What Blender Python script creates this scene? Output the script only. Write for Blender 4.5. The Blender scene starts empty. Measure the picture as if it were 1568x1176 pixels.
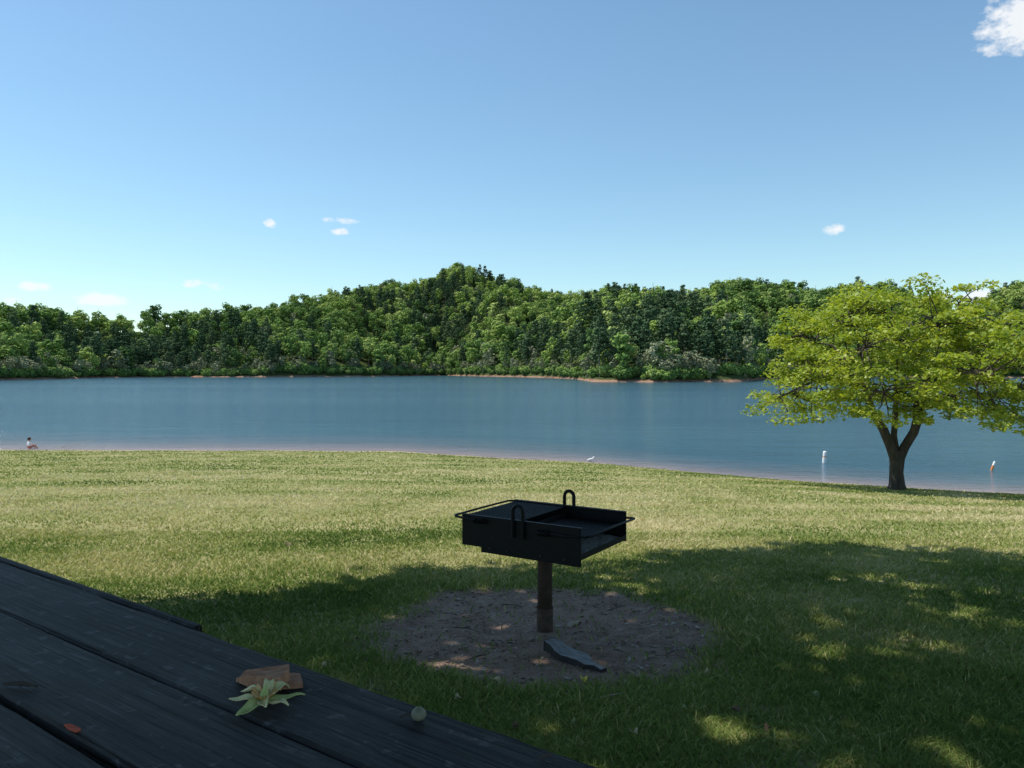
import bpy, math, numpy as np
from mathutils import Vector, Matrix
rng=np.random.default_rng(7)
sc=bpy.context.scene
F=1162.0; HZ=566.0; CZ=1.58; WZ=-2.6
# ---------------------------------------------------------------- helpers
_T=np.random.default_rng(3).random((256,256))
def vn(x,y):
    x=np.asarray(x,float);y=np.asarray(y,float)
    xi=np.floor(x).astype(int);yi=np.floor(y).astype(int);fx=x-xi;fy=y-yi
    fx=fx*fx*(3-2*fx);fy=fy*fy*(3-2*fy)
    a=_T[xi&255,yi&255];b=_T[(xi+1)&255,yi&255];c=_T[xi&255,(yi+1)&255];d=_T[(xi+1)&255,(yi+1)&255]
    return (a*(1-fx)+b*fx)*(1-fy)+(c*(1-fx)+d*fx)*fy
def fbm(x,y,o=4):
    s=0;a=.5;t=0
    for i in range(o):
        s=s+a*vn(np.asarray(x)*2**i+17.3*i,np.asarray(y)*2**i+5.1*i);t+=a;a*=.5
    return s/t
def sstep(a,b,x):
    t=np.clip((x-a)/(b-a),0,1);return t*t*(3-2*t)
def link(o,parent=None):
    sc.collection.objects.link(o)
    if parent: o.parent=parent
    return o
def fast(name,V,Fa,mat=None,smooth=False,attrs=None,obj=True,parent=None):
    V=np.asarray(V,np.float32);Fa=np.asarray(Fa,np.int32);k=Fa.shape[1]
    me=bpy.data.meshes.new(name);me.vertices.add(len(V));me.vertices.foreach_set('co',V.ravel())
    me.loops.add(Fa.size);me.loops.foreach_set('vertex_index',Fa.ravel())
    me.polygons.add(len(Fa));me.polygons.foreach_set('loop_start',np.arange(0,Fa.size,k,dtype=np.int32))
    me.polygons.foreach_set('loop_total',np.full(len(Fa),k,np.int32))
    if smooth: me.polygons.foreach_set('use_smooth',np.ones(len(Fa),bool))
    me.update(calc_edges=True)
    for n,(dom,arr) in (attrs or {}).items():
        a=me.attributes.new(n,'FLOAT',dom);a.data.foreach_set('value',np.asarray(arr,np.float32))
    if mat: me.materials.append(mat)
    if not obj: return me
    return link(bpy.data.objects.new(name,me),parent)
def pymesh(name,V,Fa,mat=None,parent=None,smooth=False,bevel=0):
    me=bpy.data.meshes.new(name);me.from_pydata([tuple(v) for v in V],[],[tuple(f) for f in Fa]);me.update()
    if mat: me.materials.append(mat)
    if smooth:
        for p in me.polygons:p.use_smooth=True
    o=link(bpy.data.objects.new(name,me),parent)
    if bevel:
        b=o.modifiers.new('b','BEVEL');b.width=bevel;b.segments=2
    return o
def tube(pts,rad,sides=8,closed=False):
    pts=[Vector(p) for p in pts];n=len(pts);V=[];Fa=[]
    up=Vector((.123,.37,.92)).normalized()
    for i,p in enumerate(pts):
        if closed: t=pts[(i+1)%n]-pts[(i-1)%n]
        else: t=pts[min(i+1,n-1)]-pts[max(i-1,0)]
        t.normalize();a=t.cross(up)
        if a.length<.05:a=t.cross(Vector((1,0,0)))
        a.normalize();b=t.cross(a)
        r=rad[i] if hasattr(rad,'__len__') else rad
        for j in range(sides):
            w=2*math.pi*j/sides;V.append(p+a*(math.cos(w)*r)+b*(math.sin(w)*r))
    m=n if closed else n-1
    for i in range(m):
        for j in range(sides):
            k=(i+1)%n
            Fa.append((i*sides+j,i*sides+(j+1)%sides,k*sides+(j+1)%sides,k*sides+j))
    return V,Fa
def tubes_obj(name,L,mat,parent=None,sides=8,smooth=True):
    V=[];Fa=[]
    for pts,rad in L:
        v,f=tube(pts,rad,sides);o=len(V);V+=[tuple(a) for a in v];Fa+=[tuple(i+o for i in q) for q in f]
    return fast(name,V,Fa,mat,smooth,parent=parent)
def prism(name,poly,ax,t0,t1,mat,parent,bevel=0):
    n=len(poly);V=[]
    for t in (t0,t1):
        for a,b in poly:
            V.append((a,t,b) if ax=='y' else ((t,a,b) if ax=='x' else (a,b,t)))
    Fa=[tuple(range(n)),tuple(range(2*n-1,n-1,-1))]+[(i,i+n,(i+1)%n+n,(i+1)%n) for i in range(n)]
    return pymesh(name,V,Fa,mat,parent,bevel=bevel)
def box(name,x0,x1,y0,y1,z0,z1,mat,parent,bevel=0):
    return prism(name,[(x0,y0),(x1,y0),(x1,y1),(x0,y1)],'z',z0,z1,mat,parent,bevel)
class NT:
    def __init__(s,t):
        s.t=t
    def n(s,ty,props=None,**inp):
        nd=s.t.nodes.new(ty)
        for k,v in (props or {}).items(): setattr(nd,k,v)
        for k,v in inp.items():
            key=k.replace('_',' ') if not k.startswith('i') or not k[1:].isdigit() else int(k[1:])
            sk=nd.inputs[key]
            if isinstance(v,bpy.types.NodeSocket): s.t.links.new(v,sk)
            else:
                if sk.type=='RGBA' and hasattr(v,'__len__') and len(v)==3: v=(*v,1)
                sk.default_value=v
        return nd
    def mix(s,f,a,b,mode='MIX'):
        nd=s.t.nodes.new('ShaderNodeMix');nd.data_type='RGBA';nd.blend_type=mode
        for i,v in ((0,f),(6,a),(7,b)):
            sk=nd.inputs[i]
            if isinstance(v,bpy.types.NodeSocket): s.t.links.new(v,sk)
            else: sk.default_value=(*v,1) if hasattr(v,'__len__') else v
        return nd.outputs[2]
    def math(s,op,a,b=0.0,c=None):
        nd=s.t.nodes.new('ShaderNodeMath');nd.operation=op
        for i,v in enumerate((a,b,c)):
            if v is None: continue
            if isinstance(v,bpy.types.NodeSocket): s.t.links.new(v,nd.inputs[i])
            else: nd.inputs[i].default_value=v
        return nd.outputs[0]
    def ramp(s,f,stops):
        nd=s.t.nodes.new('ShaderNodeValToRGB');s.t.links.new(f,nd.inputs[0])
        e=nd.color_ramp.elements
        while len(e)<len(stops): e.new(.5)
        for x,(p,c) in zip(e,stops):
            x.position=p;x.color=(*c,1) if hasattr(c,'__len__') else (c,c,c,1)
        return nd.outputs[0]
    def noise(s,vec,scale,detail=4,rough=.55):
        return s.n('ShaderNodeTexNoise',Vector=vec,Scale=scale,Detail=detail,Roughness=rough).outputs[0]
    def link(s,a,b): s.t.links.new(a,b)
def newmat(name):
    m=bpy.data.materials.new(name);m.use_nodes=True;m.node_tree.nodes.clear();t=NT(m.node_tree)
    out=t.n('ShaderNodeOutputMaterial');return m,t,out
def simple(name,c1,c2=None,scale=20,rough=.7,bump=.2,metal=0,spec=.4,stretch=None):
    m,t,out=newmat(name)
    co=t.n('ShaderNodeTexCoord').outputs['Object']
    if stretch: co=t.n('ShaderNodeMapping',Vector=co,Scale=stretch).outputs[0]
    nz=t.noise(co,scale,5,.6)
    col=t.ramp(nz,[(.3,c1),(.7,c2 or tuple(x*1.4 for x in c1))])
    b=t.n('ShaderNodeBump',Height=nz,Strength=bump,Distance=.01)
    p=t.n('ShaderNodeBsdfPrincipled',Base_Color=col,Roughness=rough,Metallic=metal,Normal=b.outputs[0])
    p.inputs['Specular IOR Level'].default_value=spec
    t.link(p.outputs[0],out.inputs[0]);return m
def foliage(name,stops,transl=.3,objrand=0,tmul=(1.3,1.25,.6),gloss=0.0):
    m,t,out=newmat(name)
    a=t.n('ShaderNodeAttribute',{'attribute_name':'rnd'}).outputs['Fac']
    if objrand:
        r=t.n('ShaderNodeObjectInfo').outputs['Random']
        a=t.math('ADD',t.math('MULTIPLY',a,1-objrand),t.math('MULTIPLY',r,objrand))
    c=t.ramp(a,stops)
    mx=t.n('ShaderNodeBsdfDiffuse',Color=c)
    if transl:
        tr=t.n('ShaderNodeBsdfTranslucent',Color=t.mix(1.0,c,tmul,'MULTIPLY'))
        mx=t.n('ShaderNodeMixShader',i0=transl,i1=mx.outputs[0],i2=tr.outputs[0])
    if gloss:
        g=t.n('ShaderNodeBsdfGlossy',Color=(1,1,1),Roughness=.45)
        mx=t.n('ShaderNodeMixShader',i0=gloss,i1=mx.outputs[0],i2=g.outputs[0])
    t.link(mx.outputs[0],out.inputs[0]);return m
# ---------------------------------------------------------------- sun
EL=math.radians(62);hx,hy=-.972,.235
S=Vector((hx*math.cos(EL),hy*math.cos(EL),math.sin(EL)))
sd=bpy.data.lights.new('sun','SUN');sd.energy=4.9;sd.angle=math.radians(.53);sd.color=(1,.955,.87)
so=link(bpy.data.objects.new('sun',sd));so.rotation_euler=(-S).to_track_quat('-Z','Y').to_euler()
# ---------------------------------------------------------------- world / sky with clouds
w=bpy.data.worlds.new('World');sc.world=w;w.use_nodes=True;w.node_tree.nodes.clear();t=NT(w.node_tree)
sky=t.n('ShaderNodeTexSky',{'sky_type':'NISHITA','sun_disc':False,'sun_elevation':EL,'sun_rotation':math.atan2(hx,hy),'altitude':300,'air_density':1.15,'dust_density':.35,'ozone_density':1.25})
co=t.n('ShaderNodeTexCoord').outputs['Generated']
sp=t.n('ShaderNodeSeparateXYZ',Vector=co)
az=t.math('ARCTAN2',sp.outputs[0],sp.outputs[1]);el=t.math('ARCSINE',sp.outputs[2])
cv=t.n('ShaderNodeCombineXYZ',X=az,Y=t.math('MULTIPLY',el,1.6)).outputs[0]
nz=t.noise(cv,38,7,.62)
mask=None
for px,py,wx,wy,st in [(1552,40,46,32,1.0),(155,458,30,9,1.15),(55,441,18,8,.95),(415,343,11,6,.85),(525,339,27,5,.75),(521,355,13,5,.85),(1273,352,15,7,.9),(298,435,18,6,.6),(332,440,14,6,.6),(1500,455,26,9,.95),(1440,452,20,6,.8),(180,360,16,5,.3),(20,462,20,6,.6)]:
    a0=math.atan((px-784)/F);e0=math.atan((HZ-py)/F*math.cos(a0))
    dx=t.math('MULTIPLY',t.math('SUBTRACT',az,a0),F/wx);dy=t.math('MULTIPLY',t.math('SUBTRACT',el,e0),F/wy)
    d=t.math('ADD',t.math('MULTIPLY',dx,dx),t.math('MULTIPLY',dy,dy))
    g=t.math('SUBTRACT',1.0,t.math('MULTIPLY',d,.5))
    g=t.math('MULTIPLY',t.math('MAXIMUM',g,0.0),st)
    mask=g if mask is None else t.math('MAXIMUM',mask,g)
f=t.math('ADD',t.math('MULTIPLY',t.math('SUBTRACT',nz,.5),4.4),t.math('MULTIPLY',t.math('SUBTRACT',mask,.38),1.8))
f=t.math('MULTIPLY',t.n('ShaderNodeClamp',Value=f).outputs[0],t.n('ShaderNodeClamp',Value=t.math('MULTIPLY',mask,3.0)).outputs[0])
skt=t.mix(1.0,sky.outputs[0],(.89,1.06,1.07),'MULTIPLY')
skc=t.mix(t.math('MULTIPLY',f,.9),skt,(6.6,6.75,6.9))
bg=t.n('ShaderNodeBackground',Color=skc,Strength=.145)
t.link(bg.outputs[0],t.n('ShaderNodeOutputWorld').inputs[0])
# ---------------------------------------------------------------- camera
cd=bpy.data.cameras.new('camera');cd.sensor_width=36;cd.lens=F/1568*36;cd.clip_start=.05;cd.clip_end=6000
cam=link(bpy.data.objects.new('camera',cd));cam.location=(0,0,CZ)
cam.rotation_euler=(math.radians(90)-math.atan((588-HZ)/F),0,0);sc.camera=cam
# ---------------------------------------------------------------- ground
XS=[-900,-120,-60,-27,-6.2,3.4,10.2,17.2,30,60,120,900];YS=[70,46,43,40,39,34,28.4,25.3,21,13,-5,-150]
def ysh(x): return np.interp(x,XS,YS)+.5*(vn(np.asarray(x)*.35,3.3)-.5)
def Sin(x,y):
    s=ysh(x);return (s-y)*31.4/np.maximum(s-4.55,17)
def gz(x,y):
    return np.interp(Sin(x,y),[-60,-8,0,6,31.4,36,45,80,500],[-6,-3.9,-2.6,-2.06,0,.41,1.0,2.2,8])+.05*(fbm(np.asarray(x)*.25,np.asarray(y)*.25,2)-.5)
def p2g(px,py):
    m=(px-784)/F;k=(py-HZ)/F
    Y=np.linspace(1,60,12000);i=np.argmax(np.maximum(gz(m*Y,Y),WZ)>CZ-k*Y);return m*Y[i],Y[i],float(gz(m*Y[i],Y[i]))
def P(px,py,z):
    d=(CZ-z)*F/(py-HZ);return (px-784)/F*d,d,z
def dirt(x,y):
    n=fbm(x*2.2,y*2.2,5)-.5;n2=fbm(x*.9+40,y*.9+9,4)-.5
    r=np.sqrt(((x-.2)/1.06)**2+((y-4.72)/1.2)**2)
    d=sstep(1.12,.86,r+n*.5)
    l=(x+.95)*.58+(y-2.9)*.815; a=(x+.95)*.815-(y-2.9)*.58
    d2=sstep(.42,.1,np.abs(l+.1)+n*.8)*sstep(1.7,1.1,np.abs(a-.3))*.9
    d3=.5*sstep(.1,.2,n2+n*.5)
    return np.clip(np.maximum(np.maximum(d,d2),d3*sstep(9,3,y)),0,1)
def axis(a,b,st,far,g=1.22):
    c=list(np.arange(a,b,st));v=b;s=st
    hi=[]
    while v<far[1]: hi.append(v);s*=g if s<200 else 1;v+=s
    hi.append(far[1]);lo=[];v=a;s=st
    while v>far[0]:
        s*=g if s<200 else 1;v-=s;lo.append(v)
    return np.array(lo[::-1]+c+hi)
gx=axis(-4,5,.045,(-2500,2500),1.07);gy=axis(1.0,8,.045,(-1500,2500),1.06)
X,Y=np.meshgrid(gx,gy,indexing='ij');D=dirt(X,Y);SS=Sin(X,Y)
Z=gz(X,Y)+D*(np.hypot(X,Y)<12)*((fbm(X*9,Y*9,4)-.5)*.035-.012)
idx=np.arange(X.size).reshape(X.shape)
Fg=np.stack([idx[:-1,:-1],idx[1:,:-1],idx[1:,1:],idx[:-1,1:]],-1).reshape(-1,4)
m,t,out=newmat('lawn_soil')
co=t.n('ShaderNodeTexCoord').outputs['Object']
ad=t.n('ShaderNodeAttribute',{'attribute_name':'dirt'}).outputs['Fac'];asd=t.n('ShaderNodeAttribute',{'attribute_name':'sand'}).outputs['Fac']
n1=t.noise(co,.55,6,.65);n2=t.noise(co,7,6,.7);n3=t.noise(co,45,4,.7)
mow=t.n('ShaderNodeMapping',Vector=co,Rotation=(0,0,.25),Scale=(.12,1.6,1)).outputs[0]
n4=t.noise(mow,.9,4,.6)
gcol=t.ramp(t.math('ADD',t.math('MULTIPLY',n1,.4),t.math('ADD',t.math('MULTIPLY',n2,.25),t.math('MULTIPLY',n4,.35))),[(.38,(.17,.205,.06)),(.48,(.27,.275,.10)),(.58,(.42,.37,.19))])
gcol=t.mix(t.math('MULTIPLY',n3,.5),gcol,(.14,.145,.055))
dcol=t.ramp(t.math('ADD',t.math('MULTIPLY',n2,.6),t.math('MULTIPLY',n3,.4)),[(.3,(.13,.085,.062)),(.5,(.28,.19,.145)),(.7,(.43,.32,.255))])
scol=t.ramp(n2,[(.3,(.36,.27,.19)),(.7,(.52,.42,.32))])
c=t.mix(ad,gcol,dcol);c=t.mix(asd,c,scol)
hb=t.math('ADD',n2,t.math('MULTIPLY',n3,.6))
b=t.n('ShaderNodeBump',Height=hb,Strength=.6,Distance=.03)
p=t.n('ShaderNodeBsdfPrincipled',Base_Color=c,Roughness=.95,Normal=b.outputs[0]);p.inputs['Specular IOR Level'].default_value=.1
t.link(p.outputs[0],out.inputs[0])
sand=sstep(1.4,.6,SS+(fbm(X*.8,Y*.8)-.5)*1.6)
fast('ground',np.stack([X,Y,Z],-1).reshape(-1,3),Fg,m,True,{'dirt':('POINT',D.ravel()),'sand':('POINT',sand.ravel())})
# ---------------------------------------------------------------- grass blades
def bladeset(N,y0,y1,hmul=1,seed=1):
    r=np.random.default_rng(seed)
    y=y0*(y1/y0)**r.random(N);x=(r.random(N)*2-1)*.82*y+.0
    d=dirt(x,y);keep=(r.random(N)>d*.985)&(Sin(x,y)>.9+r.random(N)*.6)
    dens=fbm(x*1.3+7,y*1.3,3);keep&=r.random(N)<(.35+1.3*dens)
    x=x[keep];y=y[keep];n=len(x)
    hv=fbm(x*3,y*3,3)
    h=(.016+.026*r.random(n))*(.6+.8*hv)*hmul
    h=np.where(r.random(n)<.03,h*1.6,h)
    wd=np.maximum(.0019,.00085*y)*(.7+.6*r.random(n))
    a=r.random(n)*2*np.pi;ln=h*(.4+1.3*r.random(n));la=r.random(n)*2*np.pi
    z=gz(x,y)-.004
    b=np.stack([x,y,z],-1);sd_=np.stack([np.cos(a)*wd,np.sin(a)*wd,0*a],-1)
    l=np.stack([np.cos(la)*ln,np.sin(la)*ln,h],-1)
    mid=b+l*[.35,.35,.62]
    tip=b+l
    V=np.stack([b-sd_,b+sd_,mid+sd_*.75,mid-sd_*.75,tip],1).reshape(-1,3)
    i=np.arange(n)*5
    T=np.stack([np.stack([i,i+1,i+2],-1),np.stack([i,i+2,i+3],-1),np.stack([i+3,i+2,i+4],-1)],1).reshape(-1,3)
    dry=fbm(x*.55+3,y*.55+8,4);xr=x*math.cos(.25)+y*math.sin(.25);yr=-x*math.sin(.25)+y*math.cos(.25)
    st=fbm(xr*.10,yr*1.1,3)-.5
    rv=np.clip(.36*r.random(n)+ (dry-.5)*1.4+st*1.0*sstep(4,9,y)+.31+ (r.random(n)<.16)*.35 + sstep(3,12,y)*.15-.07,0,1)
    return V,T,np.repeat(rv,3)
gm=foliage('grass_blade',[(0,(.085,.14,.038)),(.3,(.165,.235,.06)),(.55,(.29,.325,.105)),(.8,(.47,.435,.21)),(1,(.62,.54,.34))],.25,0,(1.15,1.15,.7))
VA,TA,RA=bladeset(300000,2.2,9,1,1);VB,TB,RB=bladeset(140000,9,38,1,2)
fast('grass',np.concatenate([VA,VB]),np.concatenate([TA,TB+len(VA)]),gm,False,{'rnd':('FACE',np.concatenate([RA,RB]))})
# ---------------------------------------------------------------- water
wx=axis(-60,60,2,(-3000,3000),1.15);wy=axis(15,60,.6,(-1500,3000),1.1)
X,Y=np.meshgrid(wx,wy,indexing='ij');SS=Sin(X,Y)
idx=np.arange(X.size).reshape(X.shape);Fw=np.stack([idx[:-1,:-1],idx[1:,:-1],idx[1:,1:],idx[:-1,1:]],-1).reshape(-1,4)
m,t,out=newmat('lake_water')
co=t.n('ShaderNodeTexCoord').outputs['Object']
sh=t.n('ShaderNodeAttribute',{'attribute_name':'depth'}).outputs['Fac']
mp=t.n('ShaderNodeMapping',Vector=co,Rotation=(0,0,.18),Scale=(.36,1.0,1)).outputs[0]
a1=t.noise(mp,2.4,5,.65);a2=t.noise(mp,.45,3,.5);a3=t.noise(mp,8,3,.6)
big=t.noise(t.n('ShaderNodeMapping',Vector=co,Scale=(.15,1,1)).outputs[0],.035,3,.5)
h=t.math('ADD',t.math('MULTIPLY',a1,.7),t.math('ADD',a2,t.math('MULTIPLY',a3,.18)))
b=t.n('ShaderNodeBump',Height=h,Strength=1.0,Distance=.21)
deep=t.mix(t.ramp(big,[(.35,0.0),(.65,1.0)]),(.035,.095,.14),(.055,.13,.17))
c=t.mix(t.ramp(sh,[(0,1.0),(.10,.6),(.3,.2),(.7,0.0)]),deep,(.34,.26,.25))
p=t.n('ShaderNodeBsdfPrincipled',Base_Color=c,Roughness=.12,IOR=1.33,Normal=b.outputs[0])
t.link(p.outputs[0],out.inputs[0])
fast('water',np.stack([X,Y,X*0+WZ],-1).reshape(-1,3),Fw,m,True,{'depth':('POINT',np.clip(-SS/14,0,1).ravel())})
# ---------------------------------------------------------------- hills
pxs=np.array([-700,-300,0,70,140,215,240,320,400,450,500,550,600,640,700,740,780,830,880,930,980,1020,1080,1120,1200,1260,1330,1380,1440,1490,1530,1568,1800,2300])
sil=np.array([453,458,469,472,482,479,473,475,468,459,450,440,429,431,418,420,430,442,447,441,445,451,442,436,439,441,442,449,457,467,452,447,425,430])
rid=np.array([520,500,480,480,490,500,520,540,570,600,640,680,720,740,800,800,780,760,740,720,680,640,580,560,540,520,500,480,470,520,640,660,700,700])
spx=np.array([-700,-200,0,70,150,280,450,600,680,750,830,880,905,1000,1140,1170,1230,1400,1568,1800,2300])
sde=np.array([260,270,300,320,390,420,430,470,540,460,400,330,262,250,262,340,380,400,390,360,330])
def shd(m): return np.interp(m*F+784,spx,sde)+10*(fbm(np.asarray(m)*30,2.0+0*np.asarray(m),3)-.5)
def hill(m,d):
    px=m*F+784
    rr=np.interp(px,pxs,rid);rs=shd(m)
    zr=CZ+(HZ-np.interp(px,pxs,sil))/F*rr-13.5-WZ
    x=m*d;tt=(d-rs)/(rr-rs);tc=np.clip(tt,0,1)
    z=zr*(.62*tc+.38*sstep(0,1,tc))
    nn=fbm(x/62+3,d/140+1,3)
    z=z+(nn-.5)*80*np.clip(4*tc*(1-tc),0,1)*(zr/70)
    z=np.where(tt>1,zr-np.minimum((tt-1)*rr*.12,30),z)
    bank=np.clip((d-rs)*.30,-4,1.3)
    return WZ+bank+np.maximum(z,0),tt
mm=np.linspace(-1.5,1.5,420);dd=np.concatenate([np.linspace(225,620,260),np.linspace(625,1500,80)])
M_,D_=np.meshgrid(mm,dd,indexing='ij');Z,_=hill(M_,D_)
idx=np.arange(M_.size).reshape(M_.shape);Fh=np.stack([idx[:-1,:-1],idx[1:,:-1],idx[1:,1:],idx[:-1,1:]],-1).reshape(-1,4)
m,t,out=newmat('hillside_soil')
co=t.n('ShaderNodeTexCoord').outputs['Object'];zz=t.n('ShaderNodeSeparateXYZ',Vector=co).outputs[2]
nn=t.noise(co,.12,5,.6)
bankc=t.ramp(nn,[(.35,(.16,.10,.065)),(.5,(.34,.21,.145)),(.65,(.34,.14,.08))])
lim=t.n('ShaderNodeMapRange',Value=t.math('ADD',zz,t.math('MULTIPLY',nn,2.6)),i1=-.9,i2=-.3).outputs[0]
c=t.mix(lim,bankc,(.06,.08,.03))
p=t.n('ShaderNodeBsdfPrincipled',Base_Color=c,Roughness=1);p.inputs['Specular IOR Level'].default_value=0
t.link(p.outputs[0],out.inputs[0])
fast('hills',np.stack([M_*D_,D_,Z],-1).reshape(-1,3),Fh,m,True)
# ---------------------------------------------------------------- forest prototypes
def quads(C,N,s,r):
    n=len(C);N=N/np.linalg.norm(N,axis=1,keepdims=True)
    a=np.cross(N,r.normal(size=(n,3)));a/=np.linalg.norm(a,axis=1,keepdims=True);b=np.cross(N,a)
    s=np.asarray(s).reshape(-1,1)*np.ones((n,1));a=a*s;b=b*s*(.6+.4*r.random((n,1)))
    V=np.stack([C-a,C-b*.8+a*.1,C+a,C+b*.8+a*.1],1).reshape(-1,3)
    return V,np.arange(n*4).reshape(-1,4)
def broad(seed,H=16,R=4.6,dens=1.0,low=.12):
    r=np.random.default_rng(seed);V=[];rv=[];nc=18
    for i in range(nc):
        u=r.normal(size=3);u/=np.linalg.norm(u);q=r.random()**.35
        zc=H*(low+(1-low)*.5)
        c=np.array([0,0,zc])+u*q*np.array([R*.7,R*.7,H*(1-low)*.5-1.3])
        rad=(1.2+1.1*r.random())*R/4.6
        n=int(40*dens);d=r.normal(size=(n,3));d[:,2]+=.35;d/=np.linalg.norm(d,axis=1,keepdims=True)
        C=c+d*rad*(.85+.25*r.random((n,1)))*[1,1,.8]
        V.append(quads(C,d+.25*r.normal(size=(n,3)),.38+.32*r.random(n),r)[0])
        rv.append(np.clip(.5+.3*(r.random()-.5)+.25*(r.random(n)-.5),0,1))
    return np.concatenate(V),np.concatenate(rv)
def pine(seed,H=20,R=2.9,low=.35):
    r=np.random.default_rng(seed);V=[];rv=[]
    L=11
    for i in range(L):
        f=i/(L-1);z=H*(low+(1-low)*f)
        rr=R*(1-f**1.8)**.7*(.6+.6*r.random())+.45
        for j in range(6 if f<.8 else 4):
            a=r.random()*6.28;q=rr*(.35+.65*r.random())
            c=np.array([math.cos(a)*q,math.sin(a)*q,z+r.normal()*.5]);n=16
            d=r.normal(size=(n,3));d/=np.linalg.norm(d,axis=1,keepdims=True)
            C=c+d*[1.0,1.0,.5];V.append(quads(C,d+[0,0,.5]+.3*r.normal(size=(n,3)),.27+.26*r.random(n),r)[0])
            rv.append(np.clip(.45+.3*(r.random(n)-.5),0,1))
    return np.concatenate(V),np.concatenate(rv)
fm_b=foliage('broadleaf_foliage',[(.1,(.075,.13,.045)),(.4,(.14,.225,.06)),(.65,(.21,.315,.078)),(.9,(.32,.40,.12))],0,.72)
fm_l=foliage('spring_foliage',[(.1,(.18,.27,.06)),(.5,(.30,.40,.095)),(.9,(.44,.50,.17))],0,.7)
fm_p=foliage('pine_foliage',[(.1,(.045,.085,.045)),(.5,(.08,.13,.062)),(.9,(.14,.19,.09))],0,.6)
fm_g=foliage('twig_foliage',[(.1,(.19,.20,.12)),(.5,(.25,.27,.15)),(.9,(.33,.35,.21))],0,.6)
bark_far=simple('far_bark',(.16,.14,.12),(.30,.27,.23),2,.9,0)
lib=bpy.data.collections.new('forest_library')
def proto(k,VV,rv,mat,H,tr):
    v,f=tube([(0,0,-1),(0,0,H*.5),(.1,0,H*.9)],[tr,tr*.7,.05],5)
    v=np.array([tuple(a) for a in v]);n=len(VV)
    V=np.concatenate([VV,v]);Fa=np.concatenate([np.arange(n).reshape(-1,4),np.array(f)+n])
    me=fast('forest_type_%d'%k,V,Fa,mat,False,{'rnd':('FACE',np.concatenate([rv,np.zeros(len(f))]))},obj=False)
    me.materials.append(bark_far);mi=np.zeros(len(Fa),np.int32);mi[n//4:]=1;me.polygons.foreach_set('material_index',mi)
    o=bpy.data.objects.new('forest_type_%d'%k,me);lib.objects.link(o)
proto(0,*broad(1,15,4.2),fm_b,16,.25);proto(1,*broad(2,13,4.6),fm_b,14,.25);proto(2,*broad(3,15,4.2),fm_l,17,.25);proto(3,*broad(4,12,4.2),fm_l,13,.25)
proto(4,*pine(5,16.5,2.8),fm_p,16.5,.22);proto(5,*pine(6,15.5,2.6,.42),fm_p,15,.2);proto(6,*broad(7,12,3.6,.4),fm_g,12,.2);proto(7,*broad(8,6,3.4,.8,.0),fm_b,5,.12)
r=np.random.default_rng(11);sp_=6.3
xs=np.arange(-900,900,sp_);ys=np.arange(235,900,sp_);X,Y=np.meshgrid(xs,ys);X=X.ravel()+(r.random(X.size)-.5)*sp_*.95;Y=Y.ravel()+(r.random(Y.size)-.5)*sp_*.95
m_=X/Y;Z,tt=hill(m_,Y);edge=Y-shd(m_)
k_=(np.abs(m_)<.95)&(tt<1.08)&(edge>5)
X,Y,Z,edge,m_,tt=X[k_],Y[k_],Z[k_],edge[k_],m_[k_],tt[k_];n=len(X)
pf=fbm(X/60+9,Y/60,3);cen=np.exp(-((m_+.04)/.18)**2)
u=r.random(n);pp=np.clip((pf-.5)*3.2+.24-.34*cen+.12*(edge<60),.03,.7)
kind=np.where(u<pp,np.where(r.random(n)<.5,4,5),0)
bl=r.random(n);lf=fbm(X/45+29,Y/45+4,3);lp=np.clip((lf-.5)*3.8+.36+.3*cen,.05,.9)
kind=np.where(u>=pp,np.where(bl<lp,np.where(r.random(n)<.5,2,3),np.where(r.random(n)<.5,0,1)),kind)
kind=np.where((r.random(n)<.03+.10*(edge<40)),6,kind)
scl=(.66+.58*r.random(n)**1.5);scl=np.where((tt>.9)&(kind>3)&(kind<6),scl*.9,scl)
sxm=r.random(2800)*1.8-.9;sdd=shd(sxm)+2.0+r.random(2800)*6;sz,_=hill(sxm,sdd)
spx_=sxm*F+784;isp=((spx_>885)&(spx_<985))|((spx_>1090)&(spx_<1145));gate=fbm(sxm*34,sxm*0+3,3)
oksh=np.where(isp,(gate<.35)|(sdd-shd(sxm)>6.5),(gate<.66)|(sdd-shd(sxm)>3.4))
X=np.concatenate([X,(sxm*sdd)[oksh]]);Y=np.concatenate([Y,sdd[oksh]]);Z=np.concatenate([Z,sz[oksh]-.4]);kind=np.concatenate([kind,np.where(r.random(oksh.sum())<.8,7,6)]);scl=np.concatenate([scl,.3+.55*r.random(oksh.sum())**1.5]);n2_=len(X)
scl=scl*(.85+.3*fbm(X/40,Y/40+50,2))
me=bpy.data.meshes.new('forest');me.vertices.add(n2_);me.vertices.foreach_set('co',np.stack([X,Y,Z],-1).astype(np.float32).ravel())
a=me.attributes.new('kind','INT','POINT');a.data.foreach_set('value',kind.astype(np.int32))
a=me.attributes.new('rot','FLOAT_VECTOR','POINT');a.data.foreach_set('vector',np.stack([r.normal(size=n2_)*.04,r.normal(size=n2_)*.04,r.random(n2_)*6.28],-1).astype(np.float32).ravel())
a=me.attributes.new('scl','FLOAT_VECTOR','POINT');q=scl*(.9+.3*r.random(n2_));a.data.foreach_set('vector',np.stack([q,q,scl],-1).astype(np.float32).ravel())
fo=link(bpy.data.objects.new('forest',me))
ng=bpy.data.node_groups.new('forest_scatter','GeometryNodeTree')
ng.interface.new_socket('Geometry',in_out='INPUT',socket_type='NodeSocketGeometry');ng.interface.new_socket('Geometry',in_out='OUTPUT',socket_type='NodeSocketGeometry')
gi=ng.nodes.new('NodeGroupInput');go=ng.nodes.new('NodeGroupOutput');ci=ng.nodes.new('GeometryNodeCollectionInfo')
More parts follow.
